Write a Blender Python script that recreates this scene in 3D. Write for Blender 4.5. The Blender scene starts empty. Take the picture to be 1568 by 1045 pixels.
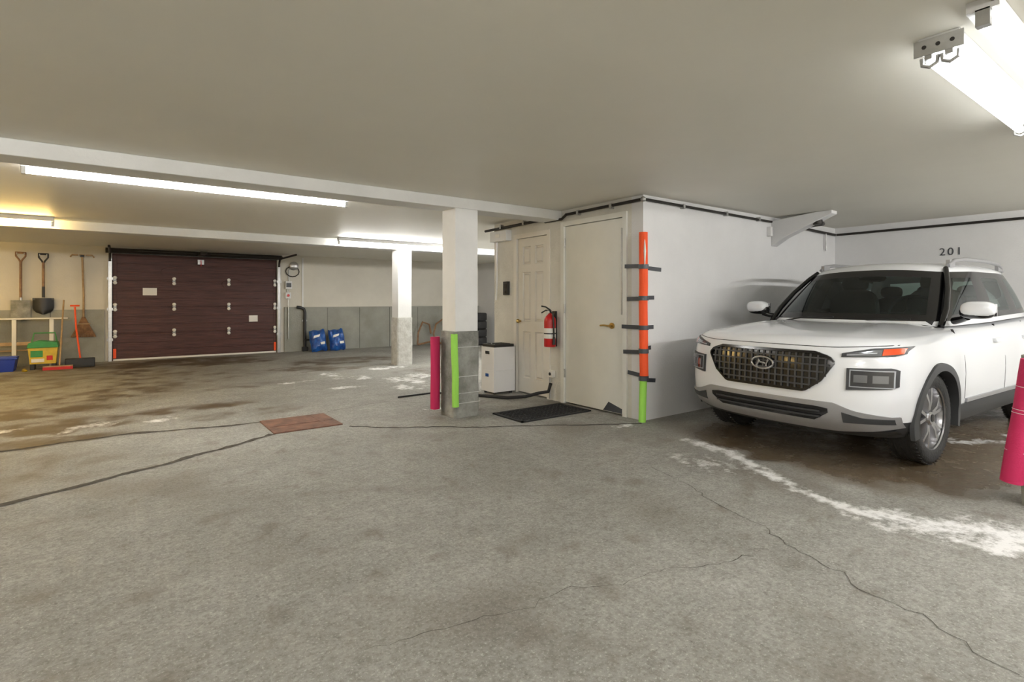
import bpy, math, random
from mathutils import Vector, Matrix, noise
random.seed(4)
S=bpy.context.scene
S.view_settings.view_transform='Standard'
S.view_settings.look='None'
S.view_settings.exposure=0.5

# ------------------------------------------------------------------ materials
def mat(name,col,rough=.6,metal=0.,var=.0,vscale=3.,bump=0.,bscale=40.,spec=.5,col2=None,emit=None,es=0.,coat=0.):
    m=bpy.data.materials.new(name); m.use_nodes=True
    nt=m.node_tree; N=nt.nodes; L=nt.links
    p=N['Principled BSDF']
    c=(*col,1.)
    p.inputs['Base Color'].default_value=c
    p.inputs['Roughness'].default_value=rough
    p.inputs['Metallic'].default_value=metal
    p.inputs['Specular IOR Level'].default_value=spec
    p.inputs['Coat Weight'].default_value=coat
    if emit:
        p.inputs['Emission Color'].default_value=(*emit,1); p.inputs['Emission Strength'].default_value=es
    g=N.new('ShaderNodeNewGeometry')
    if var>0 or col2:
        n=N.new('ShaderNodeTexNoise'); n.inputs['Scale'].default_value=vscale; n.inputs['Detail'].default_value=6; n.inputs['Roughness'].default_value=.62
        L.new(g.outputs['Position'],n.inputs['Vector'])
        r=N.new('ShaderNodeValToRGB'); r.color_ramp.elements[0].position=.34; r.color_ramp.elements[1].position=.68
        d=col2 if col2 else tuple(x*(1-var) for x in col)
        r.color_ramp.elements[0].color=(*d,1); r.color_ramp.elements[1].color=c
        L.new(n.outputs['Fac'],r.inputs['Fac']); L.new(r.outputs['Color'],p.inputs['Base Color'])
    if bump>0:
        n2=N.new('ShaderNodeTexNoise'); n2.inputs['Scale'].default_value=bscale; n2.inputs['Detail'].default_value=5
        L.new(g.outputs['Position'],n2.inputs['Vector'])
        b=N.new('ShaderNodeBump'); b.inputs['Strength'].default_value=bump; b.inputs['Distance'].default_value=.02
        L.new(n2.outputs['Fac'],b.inputs['Height']); L.new(b.outputs['Normal'],p.inputs['Normal'])
    return m

M={}
M['ceil']=mat('ceiling_paint',(.80,.775,.69),.5,var=.05,vscale=.8,bump=.12,bscale=1.6)
M['beam']=mat('beam_paint',(.78,.78,.76),.6,var=.08,vscale=3,bump=.1)
M['white']=mat('white_wall',(.72,.72,.72),.6,var=.06,vscale=2,bump=.15,bscale=60)
M['cream']=mat('cream_wall',(.70,.68,.61),.65,var=.14,vscale=3,bump=.3,bscale=50)
M['wallback']=mat('back_wall_paint',(.62,.59,.51),.7,var=.08,vscale=2,bump=.1)
M['conc']=mat('raw_concrete',(.36,.36,.33),.9,col2=(.17,.17,.15),vscale=6,bump=.8,bscale=30)
M['concl']=mat('foundation_concrete',(.33,.33,.29),.9,col2=(.24,.24,.205),vscale=1.6,bump=.4,bscale=30)
M['concw']=mat('base_concrete_painted',(.60,.60,.56),.9,col2=(.42,.41,.37),vscale=9,bump=.6,bscale=30)
M['door']=mat('door_paint',(.76,.755,.70),.45,var=.05,vscale=4)
M['doorc']=mat('door_paint_cream',(.74,.71,.64),.45,var=.06,vscale=4)
M['black']=mat('black_plastic',(.014,.014,.015),.45)
M['rubber']=mat('rubber',(.016,.016,.017),.8,bump=.2,bscale=80)
M['dark']=mat('dark_metal',(.05,.045,.04),.5,metal=.6,var=.3)
M['metal']=mat('galvanised',(.55,.55,.54),.35,metal=.9,var=.2,vscale=12)
M['chrome']=mat('chrome',(.8,.8,.82),.12,metal=1)
M['brass']=mat('brass',(.5,.34,.12),.3,metal=1)
M['red']=mat('red_paint',(.50,.015,.015),.3)
M['label']=mat('label_white',(.74,.72,.66),.5)
M['orange']=mat('orange_foam',(.90,.10,.02),.7,bump=.2,bscale=120)
M['green']=mat('green_foam',(.33,.70,.10),.7,bump=.2,bscale=120)
M['pink']=mat('pink_foam',(.48,.012,.09),.7,bump=.2,bscale=120)
M['tape']=mat('duct_tape',(.06,.065,.075),.4)
M['wood']=mat('wood_handle',(.30,.16,.07),.5,col2=(.16,.08,.035),vscale=14)
M['wood2']=mat('light_wood',(.44,.30,.16),.6,col2=(.30,.19,.09),vscale=10)
M['blue']=mat('blue_plastic',(.012,.04,.32),.4)
M['bagblue']=mat('salt_bag_blue',(.015,.13,.45),.35,col2=(.008,.035,.18),vscale=9,bump=.4,bscale=18)
M['yellow']=mat('yellow_plastic',(.62,.43,.02),.4,var=.2,vscale=12)
M['grn']=mat('green_plastic',(.03,.26,.05),.4,var=.2,vscale=12)
M['plast']=mat('white_plastic',(.78,.78,.78),.3)
M['rust']=mat('rusty_plate',(.24,.12,.08),.7,metal=.2,col2=(.12,.065,.045),vscale=9,bump=.4)
M['tubew']=mat('lamp_tube',(1,1,1),.5,emit=(1.,.985,.95),es=58)
M['tubet']=mat('lamp_tube_bay',(1,1,1),.5,emit=(.97,.99,1.),es=6.5)
M['tubefill']=mat('added_fill_tube',(1,1,1),.5,emit=(1.,.985,.96),es=170)  # extra bright emission for the added out-of-view fill strips
M['tubey']=mat('lamp_tube_warm',(1,1,1),.5,emit=(1.,.66,.22),es=75)
M['fix']=mat('fixture_white',(.70,.70,.69),.4)
M['carw']=mat('car_paint_white',(.82,.84,.87),.2,coat=.8)
M['carb']=mat('car_cladding',(.04,.042,.045),.5)
M['carg']=mat('car_gloss_black',(.006,.006,.007),.15,spec=.6)
M['cars']=mat('car_silver_trim',(.36,.36,.37),.38,metal=.4)
M['carm']=mat('car_interior',(.035,.035,.038),.75)
M['carl']=mat('lamp_lens',(.22,.23,.25),.08,metal=.5,coat=1)
M['cardk']=mat('lamp_dark',(.03,.032,.037),.12,coat=1)
M['drl']=mat('lamp_ring',(.38,.40,.43),.15,coat=1)
M['amber']=mat('amber_lens',(.80,.08,.015),.15,coat=1)
M['tyre']=mat('tyre_rubber',(.02,.02,.02),.75,bump=.3,bscale=60)
M['rim']=mat('alloy',(.50,.50,.52),.25,metal=.9)
M['rimd']=mat('alloy_dark',(.015,.015,.017),.3,metal=.3)
M['grime']=mat('crack_dark',(.035,.03,.023),.95,col2=(.09,.08,.065),vscale=20)
def glass():
    m=bpy.data.materials.new('car_glass'); m.use_nodes=True; nt=m.node_tree; N=nt.nodes; L=nt.links
    N.remove(N['Principled BSDF']); o=N['Material Output']
    t=N.new('ShaderNodeBsdfTransparent'); t.inputs[0].default_value=(.50,.60,.57,1)
    g=N.new('ShaderNodeBsdfGlossy'); g.inputs['Roughness'].default_value=.03; g.inputs[0].default_value=(.9,.95,.95,1)
    f=N.new('ShaderNodeFresnel'); f.inputs[0].default_value=1.5
    x=N.new('ShaderNodeMixShader'); L.new(f.outputs[0],x.inputs[0]); L.new(t.outputs[0],x.inputs[1]); L.new(g.outputs[0],x.inputs[2]); L.new(x.outputs[0],o.inputs[0])
    return m
M['glass']=glass()
def gdoormat():
    m=mat('garage_door_brown',(.15,.05,.045),.5,spec=.35)
    nt=m.node_tree; N=nt.nodes; L=nt.links; p=N['Principled BSDF']
    g=N.new('ShaderNodeNewGeometry'); mp=N.new('ShaderNodeMapping'); mp.inputs['Scale'].default_value=(1.2,1,22)
    L.new(g.outputs['Position'],mp.inputs['Vector'])
    n=N.new('ShaderNodeTexNoise'); n.inputs['Scale'].default_value=2.2; n.inputs['Detail'].default_value=6
    L.new(mp.outputs[0],n.inputs['Vector'])
    r=N.new('ShaderNodeValToRGB'); r.color_ramp.elements[0].position=.3; r.color_ramp.elements[1].position=.72
    r.color_ramp.elements[0].color=(.038,.013,.010,1); r.color_ramp.elements[1].color=(.098,.034,.026,1)
    L.new(n.outputs['Fac'],r.inputs[0]); L.new(r.outputs[0],p.inputs['Base Color'])
    b=N.new('ShaderNodeBump'); b.inputs['Strength'].default_value=.4; b.inputs['Distance'].default_value=.01
    L.new(n.outputs['Fac'],b.inputs['Height']); L.new(b.outputs[0],p.inputs['Normal'])
    return m
M['gdoor']=gdoormat()

# ------------------------------------------------------------------ builder
class B:
    def __init__(s): s.v=[]; s.f=[]; s.m=[]; s.mats=[]
    def mi(s,k):
        mm=M[k]
        if mm not in s.mats: s.mats.append(mm)
        return s.mats.index(mm)
    def add(s,vs,fs,k):
        o=len(s.v); i=s.mi(k)
        s.v+= [tuple(x) for x in vs]; s.f+=[tuple(a+o for a in f) for f in fs]; s.m+=[i]*len(fs)
    def box(s,a,b,k,rot=None,piv=None):
        x0,x1=sorted((a[0],b[0])); y0,y1=sorted((a[1],b[1])); z0,z1=sorted((a[2],b[2]))
        vs=[Vector(p) for p in ((x0,y0,z0),(x1,y0,z0),(x1,y1,z0),(x0,y1,z0),(x0,y0,z1),(x1,y0,z1),(x1,y1,z1),(x0,y1,z1))]
        if rot is not None:
            c=Vector(piv) if piv else Vector(((x0+x1)/2,(y0+y1)/2,(z0+z1)/2))
            vs=[rot@(q-c)+c for q in vs]
        s.add(vs,[(0,3,2,1),(4,5,6,7),(0,1,5,4),(1,2,6,5),(2,3,7,6),(3,0,4,7)],k)
        return s
    def tube(s,pts,r,k,seg=10,cap=True):
        pts=[Vector(p) for p in pts]; n=len(pts); rs=r if isinstance(r,(list,tuple)) else [r]*n
        vs=[]; fs=[]; prev=None
        for i,p in enumerate(pts):
            d=(pts[min(i+1,n-1)]-pts[max(i-1,0)]).normalized()
            if prev is None:
                a=Vector((0,0,1)) if abs(d.z)<.9 else Vector((1,0,0))
                x=d.cross(a).normalized()
            else:
                x=(prev-d*prev.dot(d)).normalized()
            prev=x; y=d.cross(x)
            for j in range(seg):
                t=2*math.pi*j/seg; vs.append(p+(x*math.cos(t)+y*math.sin(t))*rs[i])
        for i in range(n-1):
            for j in range(seg):
                a=i*seg+j; b=i*seg+(j+1)%seg; fs.append((a,b,b+seg,a+seg))
        if cap: fs.append(tuple(range(seg))[::-1]); fs.append(tuple((n-1)*seg+j for j in range(seg)))
        s.add(vs,fs,k)
    def cyl(s,a,b,r,k,seg=20,r2=None): s.tube([a,b],[r,r if r2 is None else r2],k,seg)
    def lathe(s,prof,o,ax,k,seg=32,cap=False):
        o=Vector(o); ax=Vector(ax).normalized(); a=Vector((0,0,1)) if abs(ax.z)<.9 else Vector((1,0,0))
        x=ax.cross(a).normalized(); y=ax.cross(x); vs=[];fs=[]
        for (r,h) in prof:
            for j in range(seg):
                t=2*math.pi*j/seg; vs.append(o+ax*h+(x*math.cos(t)+y*math.sin(t))*r)
        for i in range(len(prof)-1):
            for j in range(seg):
                a_=i*seg+j;b_=i*seg+(j+1)%seg; fs.append((a_,b_,b_+seg,a_+seg))
        if cap: fs.append(tuple(range(seg))[::-1]); fs.append(tuple((len(prof)-1)*seg+j for j in range(seg)))
        s.add(vs,fs,k)
    def ell(s,c,r,k,seg=16,rings=10,pw=1.):
        vs=[];fs=[]
        sg=lambda x:math.copysign(abs(x)**pw,x)
        for i in range(rings+1):
            ph=-math.pi/2+math.pi*i/rings
            for j in range(seg):
                t=2*math.pi*j/seg
                vs.append((c[0]+r[0]*sg(math.cos(ph))*sg(math.cos(t)),c[1]+r[1]*sg(math.cos(ph))*sg(math.sin(t)),c[2]+r[2]*sg(math.sin(ph))))
        for i in range(rings):
            for j in range(seg):
                a=i*seg+j;b=i*seg+(j+1)%seg; fs.append((a,b,b+seg,a+seg))
        s.add(vs,fs,k)
    def prism(s,poly,fn,c0,c1,k):
        n=len(poly); vs=[fn(p[0],p[1],c0) for p in poly]+[fn(p[0],p[1],c1) for p in poly]
        fs=[tuple(range(n)),tuple(range(2*n-1,n-1,-1))]+[(i,i+n,(i+1)%n+n,(i+1)%n) for i in range(n)]
        s.add(vs,fs,k)
    def finish(s,name,bevel=0,parent=None,ang=38,sub=0,fixn=True):
        xs=[p[0] for p in s.v];ys=[p[1] for p in s.v];zs=[p[2] for p in s.v]
        o=Vector(((min(xs)+max(xs))/2,(min(ys)+max(ys))/2,min(zs)))
        me=bpy.data.meshes.new(name); me.from_pydata([tuple(Vector(p)-o) for p in s.v],[],s.f)
        for mm in s.mats: me.materials.append(mm)
        me.polygons.foreach_set('material_index',s.m)
        if fixn:
            import bmesh
            bm=bmesh.new(); bm.from_mesh(me)
            bmesh.ops.recalc_face_normals(bm,faces=bm.faces); bm.to_mesh(me); bm.free()
        me.polygons.foreach_set('use_smooth',[True]*len(me.polygons))
        me.set_sharp_from_angle(angle=math.radians(ang)); me.update()
        ob=bpy.data.objects.new(name,me); S.collection.objects.link(ob); ob.location=o
        if bevel:
            b=ob.modifiers.new('bevel','BEVEL'); b.width=bevel; b.segments=2; b.limit_method='ANGLE'; b.angle_limit=math.radians(50)
        if sub:
            q=ob.modifiers.new('sub','SUBSURF'); q.levels=sub; q.render_levels=sub
        if parent:
            ob.parent=parent; ob.location=o-parent.location
        return ob
def empty(name,loc):
    e=bpy.data.objects.new(name,None); e.location=loc; S.collection.objects.link(e); e.empty_display_size=.2; return e

# ------------------------------------------------------------------ dimensions
CZ=2.25; UF=8.46; VB=13.15; UL=-7.0; VN=-4.0
CU=4.208; CV=3.513; CE=6.12

# ------------------------------------------------------------------ floor
def segd(p,a,b):
    ax,ay=a;bx,by=b; dx,dy=bx-ax,by-ay; l=dx*dx+dy*dy
    t=max(0,min(1,((p[0]-ax)*dx+(p[1]-ay)*dy)/l)) if l else 0
    return math.hypot(p[0]-ax-t*dx,p[1]-ay-t*dy)
def polyd(p,pl): return min(segd(p,pl[i],pl[i+1]) for i in range(len(pl)-1))
def blob(p,c,r): return max(0.,1-((p[0]-c[0])/r[0])**2-((p[1]-c[1])/r[1])**2)
salt1=[(4.01,2.85),(3.85,2.35),(3.72,1.97),(3.5,1.6),(3.41,1.375),(3.42,1.03),(3.65,.7),(3.9,.3)]
def floor_attr(u,v):
    n1=noise.noise(Vector((u*1.3,v*1.3,0))); n2=noise.noise(Vector((u*4,v*4,3))); n3=noise.noise(Vector((u*11,v*11,7)))
    p=(u+n1*.12+n2*.12+n3*.04,v+n2*.14+n3*.05)
    d=polyd(p,salt1); w=.055+ (.10 if v<1.4 else 0.)*min(1,(1.5-v)*1.6 if v<1.5 else 0)
    salt=max(0,1-d/ (w*1.9))*(1.05+n3*.9+n2*.5)
    salt=max(salt,blob(p,(3.55,2.35),(.22,.5))*.45*(1+n3+n2))
    d=polyd(p,[(5.75,1.45),(6.2,1.12),(7.2,.95)]); salt=max(salt,(1-d/.14)*.9)
    for c,r in (((2.78,8.59),(.2,.6)),((3.1,8.1),(.2,.3)),((3.49,7.46),(.35,.6)),((3.9,7.7),(.3,.5)),((3.3,6.9),(.3,.45)),((-.2,6.5),(.25,.18)),((.35,6.45),(.15,.15)),((-.9,6.7),(.3,.15)),((3.0,5.3),(.5,.12)),((2.2,8.2),(.5,.12)),((3.95,3.5),(.3,.08)),((3.9,9.0),(.5,.25)),((2.5,7.3),(.3,.2))):
        salt=max(salt,blob(p,c,r)*(.7+n2*.9+n3*.8))
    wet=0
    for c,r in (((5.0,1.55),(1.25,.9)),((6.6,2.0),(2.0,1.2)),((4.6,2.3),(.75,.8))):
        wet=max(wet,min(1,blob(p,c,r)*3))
    br=0
    for c,r,s in (((.3,12.2),(1.9,.8),1.),((1.7,11.7),(1.1,.6),1.1),((3.7,10.6),(1.2,.7),1.),((-.44,6.7),(.8,.45),1.1),((.7,6.9),(.8,.3),.9),((-1.2,7.6),(1.5,.5),1.1),((.0,8.6),(.8,.7),.8),((.6,9.8),(1.8,1.2),.6),((-3,8),(3,4),.5),((4.2,8.2),(.7,.5),.7),((5.4,4.0),(.5,.25),.3),((-.6,10),(2.5,2.8),.6),((-1.2,5.0),(1.6,1.0),.55),((2.6,9.8),(.7,.35),1.),((.1,11.0),(.5,.5),1.),((1.2,12.5),(1.5,.45),1.2),((-.9,6.0),(1.2,.25),1.),((3.5,3.1),(.8,.3),.35),((1.2,6.3),(.8,.3),.6),((3.0,9.4),(.9,.25),.9),((1.6,8.3),(.9,.3),.6)):
        br=max(br,min(1,blob(p,c,r)*1.8)*s*(.75+n2*.8+n1*.4+n3*.4))
    if v<5.3:
        br=max(br,min(.5,max(0,n1-.10)*1.2+max(0,n2-.30)*1.4+max(0,noise.noise(Vector((u*7,v*7,11)))-.38)*3))
        # faint tyre tracks turning towards the bays
        rr_=math.hypot(u+1.2,v+1.2)
        for R_ in (3.6,5.1):
            br=max(br,max(0,.30-abs(rr_-R_)*2.2)*(1+n2*1.2+n3))
    return max(0,min(1,salt)),wet,max(0,min(1,br))
def build_floor():
    st=.05; nu=int((UF-UL)/st)+1; nv=int((VB+.3-VN)/st)+1
    vs=[];fs=[];cols=[]
    for j in range(nv+1):
        for i in range(nu+1):
            u=UL+(UF-UL)*i/nu; v=VN+(VB+.3-VN)*j/nv
            vs.append((u,v,0.)); a=floor_attr(u,v); cols+= [a[0],a[1],a[2],1.]
    for j in range(nv):
        for i in range(nu):
            a=j*(nu+1)+i; fs.append((a,a+1,a+nu+2,a+nu+1))
    me=bpy.data.meshes.new('floor'); me.from_pydata(vs,[],fs)
    ca=me.color_attributes.new('stain','FLOAT_COLOR','POINT'); ca.data.foreach_set('color',cols)
    m=bpy.data.materials.new('floor_concrete'); m.use_nodes=True; nt=m.node_tree;N=nt.nodes;L=nt.links;p=N['Principled BSDF']
    g=N.new('ShaderNodeNewGeometry'); at=N.new('ShaderNodeAttribute'); at.attribute_name='stain'
    sp=N.new('ShaderNodeSeparateColor'); L.new(at.outputs['Color'],sp.inputs[0])
    def nz(sc,det=5,ro=.6):
        n=N.new('ShaderNodeTexNoise'); n.inputs['Scale'].default_value=sc; n.inputs['Detail'].default_value=det; n.inputs['Roughness'].default_value=ro; L.new(g.outputs['Position'],n.inputs['Vector']); return n.outputs['Fac']
    def ramp(src,p0,p1,c0,c1):
        r=N.new('ShaderNodeValToRGB'); e=r.color_ramp.elements; e[0].position=p0;e[1].position=p1;e[0].color=(*c0,1);e[1].color=(*c1,1); L.new(src,r.inputs[0]); return r.outputs[0]
    def mix(f,a,b,mode='MIX'):
        x=N.new('ShaderNodeMix'); x.data_type='RGBA'; x.blend_type=mode
        if isinstance(f,float): x.inputs[0].default_value=f
        else: L.new(f,x.inputs[0])
        for q,i in ((a,6),(b,7)):
            if isinstance(q,tuple): x.inputs[i].default_value=(*q,1)
            else: L.new(q,x.inputs[i])
        return x.outputs[2]
    def mth(op,a,b,cl=False):
        x=N.new('ShaderNodeMath'); x.operation=op; x.use_clamp=cl
        for q,i in ((a,0),(b,1)):
            if isinstance(q,(int,float)): x.inputs[i].default_value=q
            else: L.new(q,x.inputs[i])
        return x.outputs[0]
    big=nz(1.1,6,.65); fine=nz(17,8,.75); sp3=nz(95,3,.6); mid=nz(5,7,.7); gr=nz(42,4,.7)
    base=ramp(big,.32,.66,(.325,.318,.292),(.44,.435,.405))
    base=mix(.6,base,ramp(mid,.3,.7,(.66,.66,.64),(1,1,1)),'MULTIPLY')
    base=mix(.7,base,ramp(fine,.34,.60,(.62,.62,.60),(1.0,1.0,1.0)),'MULTIPLY')
    base=mix(.7,base,ramp(gr,.38,.56,(.62,.61,.58),(1.0,1.0,1.0)),'MULTIPLY')
    base=mix(ramp(sp3,.57,.68,(0,0,0),(.5,.5,.5)),base,(.62,.60,.56))
    base=mix(ramp(sp3,.30,.40,(.6,.6,.6),(0,0,0)),base,(.10,.09,.075))
    brown=mth('MULTIPLY',mth('ADD',sp.outputs[2],mth('MULTIPLY',mth('SUBTRACT',fine,.5),1.2)),1.0,True)
    base=mix(mth('MULTIPLY',brown,mth('MULTIPLY',sp.outputs[2],1.5,True),True),base,(.085,.058,.032))
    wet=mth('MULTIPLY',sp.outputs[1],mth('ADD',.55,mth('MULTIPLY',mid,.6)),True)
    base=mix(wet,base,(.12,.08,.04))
    sm=mth('SUBTRACT',mth('MULTIPLY',mth('ADD',sp.outputs[0],mth('MULTIPLY',mth('SUBTRACT',fine,.5),2.6)),1.6),.5,True)
    sm=mth('MULTIPLY',sm,mth('MULTIPLY',sp.outputs[0],3.,True),True)
    base=mix(sm,base,(.80,.80,.79))
    L.new(base,p.inputs['Base Color'])
    rr=mth('SUBTRACT',.78,mth('ADD',mth('MULTIPLY',sp.outputs[1],mth('MULTIPLY',mid,1.2)),mth('MULTIPLY',brown,.25)),True); L.new(rr,p.inputs['Roughness'])
    b=N.new('ShaderNodeBump'); b.inputs['Strength'].default_value=.6; b.inputs['Distance'].default_value=.01
    L.new(mth('ADD',fine,mth('MULTIPLY',sp3,.5)),b.inputs['Height']); L.new(b.outputs[0],p.inputs['Normal'])
    me.materials.append(m); ob=bpy.data.objects.new('floor',me); S.collection.objects.link(ob)
build_floor()

def crack(name,pts,w,jit=.02,z=.0025):
    # thin irregular ribbon following a poly-line
    P=[]
    for i in range(len(pts)-1):
        a=Vector((*pts[i],0));b=Vector((*pts[i+1],0)); n=max(2,int((b-a).length/.04))
        for k in range(n): P.append(a.lerp(b,k/n))
    P.append(Vector((*pts[-1],0))); o=B(); vs=[];fs=[]
    for i,p in enumerate(P):
        d=(P[min(i+1,len(P)-1)]-P[max(i-1,0)]).normalized(); nn=Vector((-d.y,d.x,0))
        j=noise.noise(p*3)*jit+noise.noise(p*13)*jit*.5+noise.noise(p*31)*jit*.15; ww=w*(.35+1.1*abs(noise.noise(p*4+Vector((9,1,2))))+.6*abs(noise.noise(p*21)))
        q=p+nn*j; vs+= [q+nn*ww+Vector((0,0,z)),q-nn*ww+Vector((0,0,z))]
    for i in range(len(P)-1): a=2*i; fs.append((a,a+1,a+3,a+2))
    o.add(vs,fs,'grime'); return o.finish(name,fixn=False)
crack('floor_joint',[(-3,5.6),(-.746,5.82),(.098,5.896),(.884,5.72),(1.13,5.7)],.034,.03)
crack('floor_joint',[(1.78,5.02),(2.28,4.59),(2.70,4.30),(3.2,4.0),(3.425,3.85),(4.1,3.44)],.022,.04)
crack('floor_joint',[(-3,3.2),(-.55,4.29),(.271,4.655),(.846,4.94),(1.11,5.15)],.042,.04)
crack('floor_crack',[(3.11,2.51),(2.87,1.83),(2.63,1.28),(2.43,.731),(2.35,.41)],.0026,.08)
crack('floor_crack',[(.68,1.76),(1.276,1.66),(2.075,1.455),(2.40,1.366)],.0018,.08)
crack('floor_crack',[(1.8,5.8),(2.6,6.0),(3.3,5.2),(4.1,4.0)],.004,.05)
o=B(); o.box((1.13,5.12,0),(1.75,5.72,.012),'rust'); o.box((1.15,5.36,.012),(1.73,5.375,.016),'rust'); o.box((1.60,5.14,.012),(1.64,5.70,.015),'rust'); o.finish('drain_cover_plate',bevel=.003)

# ------------------------------------------------------------------ shell
o=B(); o.box((UL,VN,CZ),(UF+.2,VB+.3,CZ+.15),'ceil'); o.finish('ceiling')
GD0,GD1,GDH=-.08,2.97,2.13
o=B(); o.box((UL,VB,0),(GD0,VB+.2,CZ),'wallback'); o.box((UL,VB-.05,0),(GD0-.12,VB,1.02),'concl')
for u in (-1.0,-2.0): o.box((u,VB-.053,0),(u+.008,VB-.049,1.02),'dark')
o.finish('wall_back')
o=B(); o.box((GD1,VB,0),(UF,VB+.2,CZ),'wallback'); o.box((GD1+.15,VB-.05,0),(UF,VB,1.04),'concl'); o.box((GD1+.55,VB-.02,1.04),(GD1+.58,VB,2.2),'fix')
for u in (4.1,4.9,5.7,6.5,7.3): o.box((u,VB-.053,0),(u+.008,VB-.049,1.02),'dark')
o.finish('wall_back')
B().box((GD0,VB,GDH),(GD1,VB+.2,CZ),'wallback').finish('wall_back')
o=B(); o.box((UF,VN,0),(UF+.2,VB+.2,CZ),'white'); o.finish('wall_right')
o=B(); o.box((UL-.2,VN,0),(UL,VB+.2,CZ),'wallback'); o.finish('wall_left')
o=B(); o.box((UL-.2,VN-.2,0),(UF+.2,VN,CZ),'wallback'); o.finish('wall_near')
# storage closet
o=B(); o.box((CU,CV,0),(UF,CV+.15,CZ),'white'); o.finish('wall_closet_front')
T=.15
D1=(3.745,4.695,2.085); D2=(4.965,5.625,2.02)
F=.03; G=.035
for a,b in (((CU,CV+.15,0),(CU+T,D1[0]-F,CZ)),((CU,D1[0]-F,D1[2]+F),(CU+T,D1[1]+F,CZ)),((CU,D1[1]+F,0),(CU+T,D2[0]-G,CZ)),((CU,D2[0]-G,D2[2]+G),(CU+T,D2[1]+G,CZ)),((CU,D2[1]+G,0),(CU+T,CE,CZ))):
    B().box(a,b,'cream').finish('wall_closet_side')
o=B(); o.box((CU+T,CE-.15,0),(UF,CE,CZ),'white'); o.finish('wall_closet_back')
# beams
o=B(); o.box((UL,4.72,2.14),(CU,5.0,CZ),'beam'); o.finish('ceiling_beam',bevel=.006)
o=B(); o.box((UL,9.15,2.13),(UF,9.43,CZ),'beam'); o.finish('ceiling_beam',bevel=.006)
# columns
def column(u,v,top,base='conc',h=.88,topm='beam'):
    o=B()
    vs=[];fs=[];lv=10
    per=[(.02,-.0),(.15,0),(.28,0),(.30,.02),(.30,.15),(.30,.28),(.28,.30),(.15,.30),(.02,.30),(0,.28),(0,.15),(0,.02)]
    for k in range(lv+1):
        z=h*k/lv
        for (a,b) in per:
            q=Vector((u+a,v+b,z)); j=noise.noise(q*6)*.010
            vs.append((u+.15+(a-.15)*(1+j*4),v+.15+(b-.15)*(1+j*4),z))
    m=len(per)
    for k in range(lv):
        for j in range(m):
            a=k*m+j;b=k*m+(j+1)%m; fs.append((a,b,b+m,a+m))
    fs.append(tuple((lv*m+j) for j in range(m)))
    o.add(vs,fs,base)
    o.box((u+.015,v+.012,h),(u+.285,v+.282,top),topm)
    return o.finish('concrete_column',bevel=.004)
column(2.75,4.71,2.14)
column(4.13,9.13,2.13,'concw')
column(4.25,.46,CZ)

# ------------------------------------------------------------------ doors
def plain_door():
    o=B(); a,b,h=D1
    for (p,q) in (((CU-.02,a-.03,0),(CU+.1,a+.025,h+.03)),((CU-.02,b-.025,0),(CU+.1,b+.03,h+.03)),((CU-.02,a+.025,h-.025),(CU+.1,b-.025,h+.03))): o.box(p,q,'door')
    o.box((CU+.005,a+.03,.015),(CU+.05,b-.03,h-.03),'door')
    o.prism([(a+.05,.02),(a+.32,.02),(a+.24,.12),(a+.05,.07)],lambda x,y,c:(c,x,y),CU+.002,CU+.006,'tape')
    o.cyl((CU+.006,3.93,.93),(CU-.012,3.93,.93),.032,'brass'); o.cyl((CU,3.93,.93),(CU-.06,3.93,.93),.011,'brass'); o.tube([(CU-.055,3.93,.93),(CU-.06,3.99,.935),(CU-.055,4.05,.93)],.010,'brass')
    for z in (.3,1.05,1.82): o.cyl((CU-.008,b-.03,z),(CU-.008,b-.03,z+.10),.009,'metal')
    o.box((CU-.004,a+.045,1.05),(CU+.006,a+.06,1.95),'metal')
    o.finish('door_1',bevel=.003)
plain_door()
def panel_door():
    o=B(); a,b,h=D2; x=CU+.02
    for (p,q) in (((CU-.012,a-.035,0),(CU+.1,a+.02,h+.035)),((CU-.012,b-.02,0),(CU+.1,b+.035,h+.035)),((CU-.012,a+.02,h-.02),(CU+.1,b-.02,h+.035))): o.box(p,q,'doorc')
    a2,b2=a+.025,b-.025; c=(a2+b2)/2
    z0,z1=.015,h-.025
    ys=[a2,a2+.10,c-.045,c+.045,b2-.10,b2]; zs=[z0,.20,.80,.93,1.56,1.66,h-.13,z1]
    for i in range(5):
        for j in range(7):
            A,Bq=ys[i],ys[i+1]; C,D=zs[j],zs[j+1]
            if i in (1,3) and j in (1,3,5):
                lay=[(0,0),(.008,.018),(.020,.020),(.036,.004),(.038,.004)]
                vs=[]
                for (ins,dep) in lay:
                    vs+=[(x+dep,A+ins,C+ins),(x+dep,Bq-ins,C+ins),(x+dep,Bq-ins,D-ins),(x+dep,A+ins,D-ins)]
                fs=[(q*4+k,q*4+(k+1)%4,q*4+4+(k+1)%4,q*4+4+k) for q in range(4) for k in range(4)]+[(16,17,18,19)]
                o.add(vs,fs,'doorc')
            else: o.add([(x,A,C),(x,Bq,C),(x,Bq,D),(x,A,D)],[(0,1,2,3)],'doorc')
    o.box((x+.022,a2,z0),(x+.04,b2,z1),'doorc')
    o.cyl((x,b2-.055,.93),(x-.03,b2-.055,.93),.012,'brass'); o.ell((x-.045,b2-.055,.93),(.025,.027,.027),'brass')
    for z in (.25,1.0,1.78): o.cyl((CU-.004,a+.02,z),(CU-.004,a+.02,z+.08),.008,'metal')
    o.finish('door_2',fixn=False,ang=20)
panel_door()

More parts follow.
